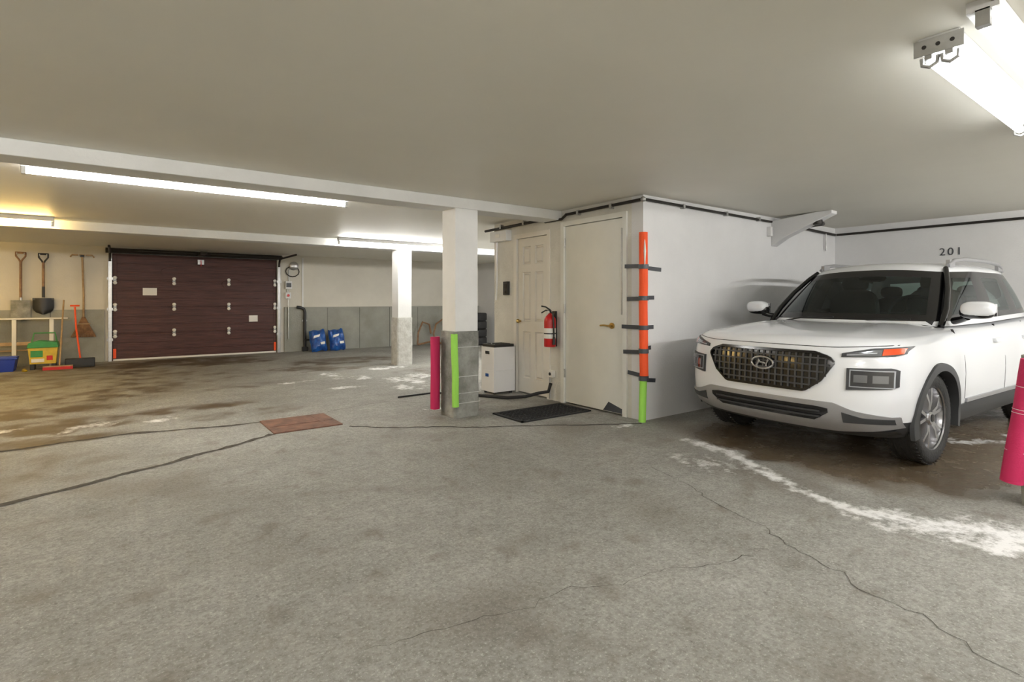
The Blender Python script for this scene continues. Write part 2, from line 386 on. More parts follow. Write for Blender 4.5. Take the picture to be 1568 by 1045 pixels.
# ------------------------------------------------------------------ garage door
def garage():
    o=B(); w=GD1-GD0; y=VB+.01; H=GDH-.003
    sec=H/4; A,Z=GD0+.002,GD1-.002
    o.box((A,y+.03,0),(Z,y+.06,H),'gdoor')
    for k in range(4):
        z0=k*sec+(.0 if k else .03); z1=(k+1)*sec-.008
        o.box((A+.008,y+.012,z0),(Z-.008,y+.05,z1),'gdoor')
        n=3
        for j in range(n):
            a=z0+.02+(z1-z0-.04)*j/n; b=z0+.02+(z1-z0-.04)*(j+1)/n-.018
            o.box((A+.018,y,a),(Z-.018,y+.014,b),'gdoor')
    for f in (.0,.335,.68,1.0):
        u=GD0+.05+(w-.1)*f
        if f in (.0,1.0): o.box((u-.03,y-.006,.05),(u+.03,y+.001,H-.02),'gdoor')
        for k in range(1,4):
            z=k*sec
            o.box((u-.022,y-.012,z-.075),(u+.022,y-.004,z+.075),'metal'); o.cyl((u-.03,y-.02,z),(u+.03,y-.02,z),.011,'metal')
            o.ell((u,y-.018,z+.05),(.036,.016,.034),'label',10,8); o.ell((u,y-.018,z-.05),(.036,.016,.034),'label',10,8)
    o.box((A+.018,y-.01,.0),(Z-.018,y+.03,.035),'label')
    for u in (GD0+.02,GD1-.07): o.box((u,y-.016,.05),(u+.05,y-.008,.24),'orange')
    o.box((.42,y-.006,1.30),(.66,y-.001,1.45),'label'); o.box((2.38,y-.006,.72),(2.56,y-.001,.86),'label')
    o.box((1.38,y-.05,1.96),(1.50,y-.005,2.06),'metal'); o.tube([(1.44,y-.05,2.05),(1.44,y-.08,1.98),(1.44,y-.05,1.92)],.008,'red')
    for cu_,cz_,r in ((.9,1.78,.17),(2.05,1.55,.2)):
        o.tube([(cu_+r*math.cos(t),y-.002,cz_+r*.6*math.sin(t)) for t in [math.pi*(.2+.1*i) for i in range(11)]],.006,'gdoor',6)
    o.finish('garage_door',bevel=.003)
    o=B()
    for s,u in ((-1,GD0-.03),(1,GD1+.03)):
        o.box((u-.03,VB-.06,0),(u+.03,VB-.052,2.02),'metal'); o.box((u+s*.03,VB-.06,0),(u+s*.026,VB-.052,2.02),'metal')
        R=.16; pts=[(u,VB-.07,1.96)]+[(u,VB-.07-R*(1-math.cos(t)),1.98+R*math.sin(t)) for t in [math.pi/2*i/6 for i in range(7)]]+[(u,VB-1.5,2.145)]
        o.tube(pts,.022,'dark',8)
        for z in (.4,1.0,1.6): o.box((u-.05,VB-.058,z),(u+.05,VB-.052,z+.05),'metal')
    o.cyl((GD0-.1,VB-.09,2.185),(GD1+.1,VB-.09,2.185),.018,'dark'); o.cyl((GD0+.3,VB-.09,2.185),(1.35,VB-.09,2.185),.032,'dark'); o.cyl((1.55,VB-.09,2.185),(GD1-.3,VB-.09,2.185),.032,'dark')
    o.box((1.38,VB-.55,2.14),(1.50,VB-.01,2.2),'dark')
    o.box((GD0-.1,VB-.02,GDH),(GD1+.1,VB-.002,CZ-.02),'dark')
    o.finish('garage_door_track')
garage()

# ------------------------------------------------------------------ lamps
def strip_lamp(u0,u1,v,z,tube):
    o=B()
    o.box((u0,v-.055,z+.030),(u1,v+.055,CZ-.001),'fix')
    o.cyl((u0+.03,v,z),(u1-.03,v,z),.019,tube,12)
    for u in (u0,u1-.03):
        o.box((u,v-.022,z-.026),(u+.03,v+.022,z+.04),'metal')
    return o.finish('fluorescent_strip_light',bevel=.003)  # name shared by visible strips and added unseen ones
strip_lamp(-.58,1.9,5.42,2.175,'tubew')
strip_lamp(2.97,5.42,8.92,2.165,'tubew')
strip_lamp(-3.1,-.64,8.92,2.165,'tubey')
strip_lamp(-5.8,-3.4,6.42,2.175,'tubey')  # added strip left of view, warms the left side
strip_lamp(-4.8,-2.4,11.3,2.17,'tubey')  # added out of view, warms floor and wall by the garage door
strip_lamp(5.7,8.1,7.3,2.17,'tubefill')  # added strip hidden behind the closet, brightens the far right area
strip_lamp(-2.4,.0,-.9,2.17,'tubefill')  # added behind the camera to light the foreground
strip_lamp(2.0,4.4,-1.6,2.17,'tubefill')  # added unseen fill, lifts the closet wall and the car
strip_lamp(5.4,7.8,-1.2,2.17,'tubefill')  # added out of view to lighten the wall with the bay number
strip_lamp(-5.5,-3.1,2.0,2.17,'tubefill')  # added unseen at left, evens out the foreground brightness
# two-tube fixture above the parking bay, second single strip beside it
def twin():
    o=B(); u0,u1,v,z=2.60,4.14,.703,2.165
    o.box((u0,v-.065,z+.032),(u1,v+.065,CZ-.001),'fix')
    for vv in (v-.033,v+.033):
        o.cyl((u0+.04,vv,z),(u1-.03,vv,z),.019,'tubet',14)
        for u in (u0,u1-.03):
            o.box((u+.0,vv-.012,z-.005),(u+.02,vv+.012,z+.05),'metal')
            o.tube([(u+.02,vv-.026,z+.01),(u+.02,vv-.024,z-.018),(u+.02,vv,z-.03),(u+.02,vv+.024,z-.018),(u+.02,vv+.026,z+.01)],.008,'metal',6)
    o.box((u0-.004,v-.08,z+.012),(u0+.001,v+.08,CZ-.01),'metal')
    for s in (-.045,.0,.045): o.cyl((u0-.006,v+s,z+.045),(u0-.002,v+s,z+.045),.008,'dark',10)
    o.finish('fluorescent_strip_light')
    o=B(); u0,v,z=2.42,.53,2.18
    o.box((u0,v-.045,z+.03),(u1,v+.045,CZ-.001),'fix'); o.cyl((u0+.03,v,z),(u1-.03,v,z),.017,'tubet',14)
    for u in (u0,u1-.03): o.box((u,v-.02,z-.024),(u+.03,v+.02,z+.035),'metal')
    o.tube([(1.2,v-.03,CZ-.012),(u0,v-.03,CZ-.012)],.009,'dark',8)
    o.finish('fluorescent_strip_light')
twin()

# ------------------------------------------------------------------ conduits
o=B()
o.tube([(CU+.0,CV-.025,2.20),(6.62,CV-.025,2.185)],.014,'dark',8); o.tube([(6.85,CV-.025,2.18),(UF-.06,CV-.025,2.15)],.018,'dark',8)
for u in (4.8,5.6,6.3,7.4): o.box((u,CV-.045,2.165),(u+.03,CV,2.215),'metal')
o.tube([(UF-.04,CV-.04,2.15),(UF-.03,CV-.1,2.15),(UF-.03,-3.5,2.15)],.016,'dark',8)
o.tube([(8.1,CV-.03,2.15),(8.1,CV-.03,1.9)],.010,'metal',6)
o.finish('ceiling_conduit')
o=B(); o.tube([(CU-.025,CV-.02,2.20),(CU-.03,4.6,2.19)],.016,'dark',8); o.tube([(CU-.03,5.05,2.18),(CU-.03,6.3,2.17)],.018,'dark',8); o.ell((CU-.025,CV-.02,2.2),(.028,.028,.028),'metal')
o.tube([(CU-.04,4.6,2.19),(CU-.04,4.68,2.145),(CU-.04,4.98,2.145),(CU-.04,5.05,2.18)],.016,'dark',8)
for v in (3.9,4.4,5.4,5.9): o.box((CU-.05,v,2.16),(CU,v+.03,2.215),'metal')
o.finish('ceiling_conduit')
# angled duct bracket
o=B(); o.prism([(CV,1.88),(CV,2.20),(2.98,CZ-.002),(2.80,CZ-.002),(2.80,2.21),(3.35,1.98)],lambda x,y,c:(c,x,y),6.66,6.80,'white')
o.box((6.55,3.46,2.0),(6.60,CV,2.12),'fix'); o.cyl((6.72,2.98,2.19),(6.72,2.98,2.10),.05,'dark',16); o.tube([(6.74,2.95,2.12),(6.9,3.0,2.13),(7.1,CV-.05,2.14)],.025,'dark',10)
o.finish('angled_duct',bevel=.006)
# stencilled bay number
cu=bpy.data.curves.new('bay_number_sign','FONT'); cu.body='201'; cu.size=.135; cu.extrude=.002; cu.align_x='CENTER'; cu.space_character=1.25
cu.materials.append(M['tape']); t=bpy.data.objects.new('bay_number_sign',cu); S.collection.objects.link(t); t.location=(UF-.004,2.16,1.77); t.rotation_euler=(math.pi/2,0,-math.pi/2)

# ------------------------------------------------------------------ foam guards
def foam(name,parts,extra=None):
    o=B()
    for (a,b,r,k) in parts:
        a=Vector(a);b=Vector(b); n=8; pts=[]
        for i in range(n+1):
            q=a.lerp(b,i/n); pts.append(q+Vector((noise.noise(q*3)*.008,noise.noise(q*3+Vector((5,5,5)))*.008,0)))
        o.tube(pts,r,k,14); o.cyl(pts[-1]+Vector((0,0,.0005)),pts[-1]+Vector((0,0,.002)),r*.3,'black',10)
    if extra: extra(o)
    return o.finish(name)
def cornertape(o):
    for z,la,lb,dz in ((1.53,.22,.27,.012),(1.22,.19,.16,-.005),(.93,.26,.15,.0),(.70,.24,.11,-.02),(.43,.18,.18,.03)):
        o.tube([(CU-.03,CV-.03,z-.022),(CU-.03,CV-.03,z+.022)],.050,'tape',14)
        o.box((CU-.026,CV-.02,z-.02+dz),(CU-.021,CV+la,z+.02+dz),'tape',rot=Matrix.Rotation(dz*3,3,'X'))
        o.box((CU-.02,CV-.007,z-.02-dz),(CU+lb,CV-.002,z+.02-dz),'tape',rot=Matrix.Rotation(dz*4,3,'Y'))
    o.tube([(CU-.055,CV-.065,1.52),(CU-.06,CV-.07,1.68),(CU-.05,CV-.06,1.80)],[.004,.012,.004],'label',6)
foam('orange_foam_guard',[((CU-.03,CV-.03,.455),(CU-.03,CV-.03,1.87),.043,'orange'),((CU-.045,CV-.02,.0),(CU-.035,CV-.025,.45),.036,'green')],extra=cornertape)
def twine(o):
    for z in (.72,.42,.25,.15):
        o.tube([(2.745,4.66,z),(2.80,4.695,z),(2.95,4.70,z),(3.05,4.70,z)],.003,'fix',6)
foam('pink_foam_guard',[((2.67,4.97,.07),(2.67,4.97,.82),.05,'pink')])
foam('green_foam_guard',[((2.735,4.665,.13),(2.715,4.655,.86),.035,'green')],extra=twine)
def twine2(o):
    for z in (.33,.55,.57,.7): 
        f=(z-.15)/.71; o.lathe([(.0575,0),(.0575,.003)],(4.165+.025*f,.782-.092*f,z),(.04,-.12,1),'fix',14)
foam('pink_foam_guard',[((4.165,.782,.15),(4.19,.69,.86),.054,'pink')],extra=twine2)

# ------------------------------------------------------------------ things on closet wall
def extinguisher():
    o=B(); u=CU-.085; v=4.84
    z=.65
    o.lathe([(.0,z),(.066,z),(.07,z+.01),(.07,z+.30),(.066,z+.335),(.045,z+.365),(.022,z+.385),(.022,z+.40)],(u,v,0),(0,0,1),'red',24)
    o.lathe([(.071,z+.10),(.071,z+.22)],(u,v,0),(0,0,1),'label',24)
    o.cyl((u,v,z+.39),(u,v,z+.43),.02,'black'); o.tube([(u+.02,v+.01,z+.43),(u-.03,v+.04,z+.47),(u-.08,v+.06,z+.48)],.009,'black',8); o.tube([(u+.02,v,z+.425),(u-.03,v+.04,z+.43),(u-.08,v+.06,z+.40)],.008,'black',8)
    o.tube([(u,v-.02,z+.41),(u-.02,v-.08,z+.39),(u-.02,v-.09,z+.28),(u-.01,v-.085,z+.12)],.010,'black',8); o.cyl((u-.01,v-.085,z+.12),(u-.01,v-.085,z+.03),.014,'black',r2=.02)
    o.cyl((u-.02,v+.0,z+.41),(u-.035,v+.0,z+.41),.018,'label'); o.box((u+.06,v-.03,z+.0),(CU,v+.03,z+.42),'black'); o.lathe([(.073,z+.15),(.073,z+.165)],(u,v,0),(0,0,1),'black',24)
    o.finish('fire_extinguisher')
extinguisher()
o=B(); o.box((CU-.04,5.76,1.27),(CU,5.86,1.45),'black'); o.box((CU-.045,5.78,1.36),(CU-.04,5.84,1.42),'dark'); o.box((CU-.05,5.80,1.29),(CU-.04,5.82,1.33),'dark'); o.finish('wall_switch_box',bevel=.005)
o=B(); o.box((CU-.09,5.72,1.99),(CU,6.10,2.13),'fix'); o.box((CU-.10,5.86,2.04),(CU-.09,5.96,2.09),'label'); o.tube([(CU-.04,6.0,1.99),(CU-.04,6.0,1.5),(CU-.04,6.02,1.2)],.012,'fix',8); o.finish('electrical_panel_box',bevel=.005)
o=B(); o.box((CU-.05,4.84,.28),(CU,4.92,.36),'label'); o.tube([(CU-.03,4.90,.28),(CU-.03,4.90,.02)],.012,'metal',8); o.cyl((CU-.05,4.88,.32),(CU-.055,4.88,.32),.02,'black'); o.finish('electrical_outlet_box',bevel=.004)
o=B(); o.tube([(2.77,6.11,.012),(3.28,6.14,.012),(3.50,5.80,.015),(3.66,5.52,.02),(3.80,5.25,.02),(3.92,5.05,.05),(4.02,4.92,.10),(4.10,4.84,.12),(4.12,4.82,.22)],[.010,.010,.014,.02,.02,.02,.02,.02,.02],'rubber',10); o.finish('drain_hose')
# dehumidifier
def dehum():
    o=B(); x0,x1,y0,y1=3.83,4.16,5.58,5.87
    o.box((x0,y0,.03),(x1,y1,.60),'plast')
    o.box((x0+.01,y0+.01,.60),(x1-.01,y1-.01,.635),'black')
    for i in range(6): o.box((x0+.05,y0+.04+i*.035,.634),(x1-.05,y0+.055+i*.035,.642),'dark')
    o.box((x0-.004,y0+.03,.30),(x0,y1-.03,.304),'fix'); o.box((x0+.03,y0-.004,.30),(x1-.03,y0,.304),'fix')
    o.box((x0-.006,y0+.12,.22),(x0-.001,y0+.19,.26),'bagblue')
    o.box((x0-.008,y0+.10,.51),(x0-.001,y1-.10,.55),'cardk')
    for i in range(4): 
        o.cyl((x0+.04+(x1-x0-.08)*(i%2),y0+.04+(y1-y0-.08)*(i//2),.0),(x0+.04+(x1-x0-.08)*(i%2),y0+.04+(y1-y0-.08)*(i//2),.03),.02,'black',10)
    o.finish('dehumidifier',bevel=.03)
dehum()
# rubber mat
def rmat():
    o=B(); x0,x1,y0,y1=3.18,4.12,4.15,4.66
    o.box((x0,y0,0),(x1,y1,.006),'rubber')
    for a,b in (((x0,y0),(x1,y0+.03)),((x0,y1-.03),(x1,y1)),((x0,y0),(x0+.03,y1)),((x1-.03,y0),(x1,y1))): o.box((a[0],a[1],.006),(b[0],b[1],.014),'rubber')
    n=16;m=8
    for i in range(n):
        for j in range(m):
            cx=x0+.06+(x1-x0-.12)*i/(n-1); cy=y0+.06+(y1-y0-.12)*j/(m-1)
            o.lathe([(.022,.0),(.022,.013),(.014,.013),(.014,.006)],(cx,cy,.0),(0,0,1),'rubber',8)
    o.finish('rubber_door_mat')
rmat()

# ------------------------------------------------------------------ far area
def bag(u,v,lean):
    o=B(); n=14;mm=10; vs=[];fs=[]
    w,h,t=.38,.50,.11
    for side in (1,-1):
        for j in range(mm+1):
            for i in range(n+1):
                a=i/n*2-1;b=j/mm*2-1
                th=t*((1-abs(a)**3.2)*(1-abs(b)**4))**.5
                wr=noise.noise(Vector((a*3+u,b*3,side)))*.04
                pin=1-.08*b*b*(abs(a))
                vs.append(Vector((a*w/2*pin*(1-.05*(1-abs(b)))+noise.noise(Vector((u,b*2,a)))*.02,side*(th+ (wr if th>.01 else 0)),h*(b+1)/2+noise.noise(Vector((a*2,u,b)))*.03)))
        base=0 if side==1 else (n+1)*(mm+1)
        for j in range(mm):
            for i in range(n):
                q=base+j*(n+1)+i; fs.append((q,q+1,q+n+2,q+n+1))
    R=Matrix.Rotation(lean,3,'X')@Matrix.Rotation(random.uniform(-.15,.15),3,'Z')@Matrix.Rotation(random.uniform(-.1,.1),3,'Y')
    vs=[R@x+Vector((u,v,.015)) for x in vs]
    o.add(vs,fs,'bagblue')
    P=lambda x,z,c:R@Vector((x,c,z))+Vector((u,v,.01))
    o.prism([(-.12,.30),(.02,.33),(.04,.38),(-.10,.36)],lambda x,y,c:P(x,y,c),-.128,-.12,'label'); o.prism([(.03,.14),(.12,.14),(.12,.20),(.02,.19)],lambda x,y,c:P(x,y,c),-.132,-.12,'label')
    o.finish('ice_melt_bag')
bag(3.80,12.7,-.25); bag(4.24,12.72,-.22)
o=B(); o.tube([(3.56,VB-.10,.1),(3.56,VB-.10,.92),(3.54,VB-.10,.99),(3.46,VB-.10,1.03),(3.38,VB-.10,1.04)],.035,'black',12); o.tube([(3.56,VB-.12,.28),(3.6,VB-.2,.27),(3.7,VB-.22,.27)],.02,'black',8); o.box((3.5,VB-.07,.7),(3.62,VB-.05,.74),'metal'); o.box((3.5,VB-.15,.0),(3.62,VB-.06,.1),'black'); o.finish('downpipe')
o=B(); y=VB-.002
o.lathe([(0,0),(.10,0),(.10,.06),(.06,.09),(0,.09)],(3.33,y,2.0),(0,-1,0),'metal',20); o.box((3.14,y-.07,1.46),(3.28,y,1.64),'fix'); o.box((3.155,y-.075,1.50),(3.265,y-.07,1.60),'tape'); o.box((3.14,y-.06,1.24),(3.26,y,1.38),'fix'); o.cyl((3.20,y-.06,1.31),(3.20,y-.075,1.31),.03,'red')
o.tube([(3.22,y-.02,1.62),(3.22,y-.02,1.9),(3.30,y-.02,1.97)],.016,'metal',8); o.tube([(3.20,y-.02,1.48),(3.20,y-.02,1.38)],.016,'metal',8); o.tube([(3.2,y-.06,1.24),(3.2,y-.08,1.06),(3.2,y-.08,.3)],.012,'metal',8)
o.tube([(3.30+.15*math.cos(a),y-.03,1.87+.12*math.sin(a)) for a in [i*math.pi/6 for i in range(13)]],.012,'dark',6)
o.finish('door_control_box',bevel=.004)
o=B()
o.tube([(6.35+.0,12.8,.03),(6.4,12.85,.35),(6.55,12.9,.62),(6.75,12.9,.55),(6.8,12.9,.3)],.025,'wood',8)
o.tube([(6.9,12.8,.03),(6.85,12.85,.3),(6.95,12.9,.55),(7.15,12.9,.68),(7.3,12.9,.5),(7.25,12.9,.25)],.025,'wood',8)
o.tube([(6.35,12.8,.03),(6.7,12.75,.10),(6.9,12.8,.03),(7.3,12.8,.08)],.025,'wood',8)
o.finish('garden_hose')
def tyre_prof(R,w): 
    return [(R*.66,-w*.42),(R*.72,-w*.5),(R*.90,-w*.52),(R*.97,-w*.46),(R,-w*.36),(R,w*.36),(R*.97,w*.46),(R*.90,w*.52),(R*.72,w*.5),(R*.66,w*.42),(R*.66,-w*.42)]
o=B()
for i in range(4): o.lathe(tyre_prof(.32,.20),(7.75,12.2,.11+i*.215),(0,0,1),'tyre',32)
o.finish('tyre_stack')

# ------------------------------------------------------------------ garden tools on left wall
W0=VB-.075
def blade(o,u,z,w,h,k,curve=.03,point=.3,y=W0,taper=1.0):
    n=8;m=8;vs=[];fs=[]
    for off in (0,.006):
        for j in range(m+1):
            t=j/m; hw=w/2*(taper+(1-taper)*(1-t)) 
            if t>1-point: hw*=math.sqrt(max(0.02,1-((t-1+point)/point)**2)) if point>0 else 1
            for i in range(n+1):
                s=i/n*2-1
                vs.append((u+s*hw,y-off-curve*(1-s*s),z-h*t))
    q=(n+1)*(m+1)
    for b in (0,q):
        for j in range(m):
            for i in range(n):
                a=b+j*(n+1)+i; fs.append((a,a+1,a+n+2,a+n+1))
    o.add(vs,fs,k)
def hook(o,u,z):
    for s in (-.05,.05): o.tube([(u+s,VB-.001,z),(u+s,W0-.03,z),(u+s,W0-.03,z+.03)],.006,'metal',6)
def dhandle(o,u,z,k,kk):
    o.tube([(u,W0,z-.18),(u-.02,W0,z-.13),(u-.065,W0,z-.06),(u-.065,W0,z)],.014,k,8); o.tube([(u,W0,z-.18),(u+.02,W0,z-.13),(u+.065,W0,z-.06),(u+.065,W0,z)],.014,k,8); o.cyl((u-.075,W0,z),(u+.075,W0,z),.018,kk); hook(o,u,z-.03)
o=B(); u=-1.40; dhandle(o,u,2.06,'wood','wood'); o.tube([(u,W0,1.90),(u,W0,1.12)],.02,'wood'); blade(o,u,1.20,.27,.38,'conc',point=.15); o.cyl((u,W0,1.25),(u,W0,1.08),.024,'metal'); o.finish('garden_spade')
o=B(); u=-1.09; dhandle(o,u,2.05,'black','black'); o.tube([(u,W0,1.90),(u,W0,1.45)],.02,'wood'); o.tube([(u,W0,1.45),(u,W0,1.25)],.022,'black'); blade(o,u,1.24,.30,.30,'black',point=.45,curve=.06); o.box((u-.15,W0-.03,1.20),(u+.15,W0,1.24),'black'); o.finish('scoop_shovel')
o=B(); u=-.53; o.tube([(u-.18,W0,2.02),(u-.15,W0,2.06),(u+.15,W0,2.06),(u+.18,W0,2.02)],.014,'wood2'); hook(o,u,2.04); o.box((u-.03,W0-.03,2.02),(u+.03,W0+.02,2.06),'black'); o.tube([(u,W0,2.05),(u+.02,W0,1.3),(u+.02,W0,.88)],.018,'wood2')
for i in range(17):
    a=(i/16-.5)*.75
    o.tube([(u+.02+math.sin(a)*.04,W0,.88),(u+.02+math.sin(a)*.30,W0-.015,.66),(u+.02+math.sin(a)*.50,W0-.03,.50)],.010,'wood',5)
o.box((u-.08,W0-.02,.74),(u+.12,W0+.005,.76),'wood2'); o.finish('leaf_rake')
# wooden shelf trestle
o=B()
o.box((-2.1,12.70,.86),(-.72,12.92,.885),'label'); 
for uu in (-1.95,-1.45,-.95):
    o.box((uu-.03,12.72,0),(uu+.03,12.76,.86),'label'); o.box((uu-.02,12.86,0),(uu+.02,12.90,.86),'wood2')
o.box((-2.05,12.73,.40),(-.8,12.75,.46),'wood2'); o.box((-2.0,12.77,.30),(-.9,12.85,.32),'wood2'); o.finish('wooden_trestle',bevel=.003)
def bin_():
    o=B(); x0,x1,y0,y1=-1.97,-1.36,12.15,12.55;h=.24;t=.015
    def ring(s,z): return [(x0-s,y0-s,z),(x1+s,y0-s,z),(x1+s,y1+s,z),(x0-s,y1+s,z)]
    vs=ring(-.04,0)+ring(0,h)+ring(-t,h)+ring(-.05,.02)
    fs=[(0,3,2,1)]+[(i,(i+1)%4,(i+1)%4+4,i+4) for i in range(4)]+[(i+4,(i+1)%4+4,(i+1)%4+8,i+8) for i in range(4)]+[(i+8,(i+1)%4+8,(i+1)%4+12,i+12) for i in range(4)]+[(12,13,14,15)]
    o.add(vs,fs,'blue'); o.box((x0-.02,y0-.02,h-.03),(x1+.02,y0-.002,h),'blue'); o.box((x0+.2,y0-.0,.08),(x1-.2,y0+.01,.18),'label') 
    o.finish('recycling_bin',bevel=.008)
bin_()
def spreader():
    o=B(); c=(-1.03,12.40)
    o.prism([(-.17,.10),(.17,.10),(.20,.40),(-.20,.40)],lambda x,y,q:(c[0]+x,q,y),c[1]-.14,c[1]+.14,'yellow')
    o.prism([(-.21,.38),(.21,.38),(.19,.47),(-.06,.50),(-.19,.46)],lambda x,y,q:(c[0]+x,q,y),c[1]-.16,c[1]+.16,'grn'); o.box((c[0]-.16,c[1]-.146,.22),(c[0]+.00,c[1]-.139,.33),'grn'); o.box((c[0]+.05,c[1]-.146,.16),(c[0]+.13,c[1]-.139,.24),'red'); o.box((c[0]-.15,c[1]-.148,.13),(c[0]+.02,c[1]-.139,.19),'label')
    o.box((c[0]-.17,c[1]-.12,0),(c[0]-.11,c[1]+.12,.10),'black'); o.box((c[0]+.11,c[1]-.12,0),(c[0]+.17,c[1]+.12,.10),'black')
    o.tube([(c[0]-.17,c[1]+.12,.45),(c[0]-.14,c[1]+.16,.62),(c[0]+.14,c[1]+.16,.62),(c[0]+.17,c[1]+.12,.45)],.012,'grn',8)
    o.finish('garden_spreader_box',bevel=.01)
spreader()
o=B(); o.box((-1.02,12.10,.0),(-.62,12.16,.05),'red'); 
o.box((-1.02,12.105,.05),(-.62,12.155,.07),'wood2'); o.tube([(-.80,12.13,.07),(-.785,12.4,.7),(-.775,12.64,1.20)],.013,'wood2',8); o.finish('push_broom')
o=B(); o.box((-.74,12.30,.01),(-.32,12.42,.16),'black'); o.box((-.74,12.28,.0),(-.32,12.30,.03),'black'); o.tube([(-.53,12.4,.14),(-.60,12.60,.7),(-.62,12.66,1.08)],.014,'orange',8); o.cyl((-.69,12.66,1.10),(-.55,12.66,1.10),.016,'orange'); o.finish('snow_shovel',bevel=.01)
o=B(); o.tube([(-1.27,12.30,.02),(-1.27,12.15,.02),(-1.22,12.02,.02),(-1.27,11.9,.02),(-1.32,12.02,.02),(-1.29,12.3,.3),(-1.29,12.55,.8),(-1.28,12.64,.9)],.018,'yellow',8); o.finish('yellow_strap')

# ------------------------------------------------------------------ car
U0,VC=4.02,2.17
LV=[(.22,.26,.22,.72,3.86),(.235,.275,.12,.79,3.94),(.30,.33,.045,.835,3.98),(.36,.38,.015,.852,3.99),(.42,.43,.0,.86,4.0),(.52,.52,.0,.866,4.0),(.62,.63,.006,.87,3.99),(.70,.73,.012,.868,3.985),(.77,.82,.02,.862,3.975),(.83,.90,.032,.852,3.96),(.875,.955,.05,.836,3.94),(.905,.99,.085,.815,3.92),(.925,1.015,.14,.79,3.89)]
RF,RR,NN=.46,.30,2.7
def lv(z):
    if z<=LV[0][0]: return LV[0][2],LV[0][3],LV[0][4]
    for a,b in zip(LV,LV[1:]):
        if z<=b[0]:
            f=(z-a[0])/(b[0]-a[0]); return tuple(a[i]+(b[i]-a[i])*f for i in (2,3,4))
    return LV[-1][2],LV[-1][3],LV[-1][4]
def front_t(y,z):
    tn,W,tr=lv(z); q=min(.9995,abs(y)/W); return tn+RF*(1-(1-q**NN)**(1/NN))
def side_y(t,z):
    tn,W,tr=lv(z)
    if t<tn+RF: e=max(0.,min(1.,1-(t-tn)/RF)); w=W*(max(0,1-e**NN))**(1/NN)
    elif t>tr-RR: e=max(0.,min(1.,1-(tr-t)/RR)); w=W*(max(0,1-e**NN))**(1/NN)
    else: w=W
    return w+flare(t,z)
def flare(t,z):
    return .022*(math.exp(-((t-.79)/.42)**4)+math.exp(-((t-3.31)/.45)**4))*max(0,min(1,(.86-z)/.15))*(1 if t>.3 and t<3.85 else 0)
def CP(t,y,z): return (U0+t,VC+y,z)
def outline(l):
    zf,zr,tn,W,tr=l; pts=[]; nf=18; ns=44
    for i in range(nf): 
        ph=math.pi/2*i/nf; pts.append((tn+RF*(1-math.cos(ph)**(2/NN)),W*math.sin(ph)**(2/NN) if i else 0.))
    for i in range(ns+1): pts.append((tn+RF+(tr-RR-tn-RF)*i/ns,W))
    for i in range(nf-1,-1,-1):
        ph=math.pi/2*i/nf; pts.append((tr-RR*(1-math.cos(ph)**(2/NN)),W*math.sin(ph)**(2/NN) if i else 0.))
    out=[]
    for (t,y) in pts:
        z=zf+(zr-zf)*max(0,min(1,(t-.5)/3.3)); yy=y+ (flare(t,zf) if y>W*.9 else 0); out.append((t,yy,z))
    full=out+[(t,-y,z) for (t,y,z) in out[-2:0:-1]]
    return full
car=empty('car',(U0+2,VC,0))
def body():
    import bmesh
    rings=[outline(l) for l in LV]; n=len(rings[0])
    top=rings[-1]; tc=2.05
    for f in (.985,.95,.9,.82,.7,.55,.38,.2,.06):
        rg=[]
        for (t,y,z) in top:
            t2=tc+(t-tc)*f; y2=y*f
            zb=.925+(1.015-.925)*max(0,min(1,(t2-.5)/3.3))
            cr=.075*(1-f**5)
            if t2<1.3: cr+= .012*math.exp(-((abs(y2)-.50)/.045)**2)*min(1,max(0,(t2-.2)*3))
            rg.append((t2,y2,zb+cr))
        rings.append(rg)
    vs=[CP(*p) for r in rings for p in r]; fs=[];mi=[]
    for k in range(len(rings)-1):
        for j in range(n):
            a=k*n+j;b=k*n+(j+1)%n; fs.append((a,b,b+n,a+n))
            p=rings[k][j]
            if k<3: mi.append(1)
            elif k>=len(LV) and p[0]>1.25 and p[0]<3.75 and abs(p[1])<.72: mi.append(2)
            else: mi.append(0)
    fs.append(tuple(range(n))[::-1]); mi.append(1)
    fs.append(tuple((len(rings)-1)*n+j for j in range(n))); mi.append(2)
    me=bpy.data.meshes.new('body'); me.from_pydata(vs,[],fs)
    for k in ('carw','carb','carm'): me.materials.append(M[k])
    me.polygons.foreach_set('material_index',mi)
    bm=bmesh.new(); bm.from_mesh(me); bmesh.ops.recalc_face_normals(bm,faces=bm.faces); bm.to_mesh(me); bm.free()
    ob=bpy.data.objects.new('body',me); S.collection.objects.link(ob)
    cb=B()
    for t in (.79,3.31):
        for s in (-1,1): cb.cyl(CP(t,s*.58,.33),CP(t,s*1.1,.33),.372,'carb',56)
    c=cb.finish('cut'); 
    md=ob.modifiers.new('b','BOOLEAN'); md.object=c; md.operation='DIFFERENCE'; md.solver='EXACT'
    bpy.context.view_layer.update(); dg=bpy.context.evaluated_depsgraph_get()
    m2=bpy.data.meshes.new_from_object(ob.evaluated_get(dg)); ob.modifiers.clear(); ob.data=m2; bpy.data.objects.remove(c)
    m2.polygons.foreach_set('use_smooth',[True]*len(m2.polygons)); m2.set_sharp_from_angle(angle=math.radians(32))
    ob.parent=car; ob.location=-car.location
    return ob
body()
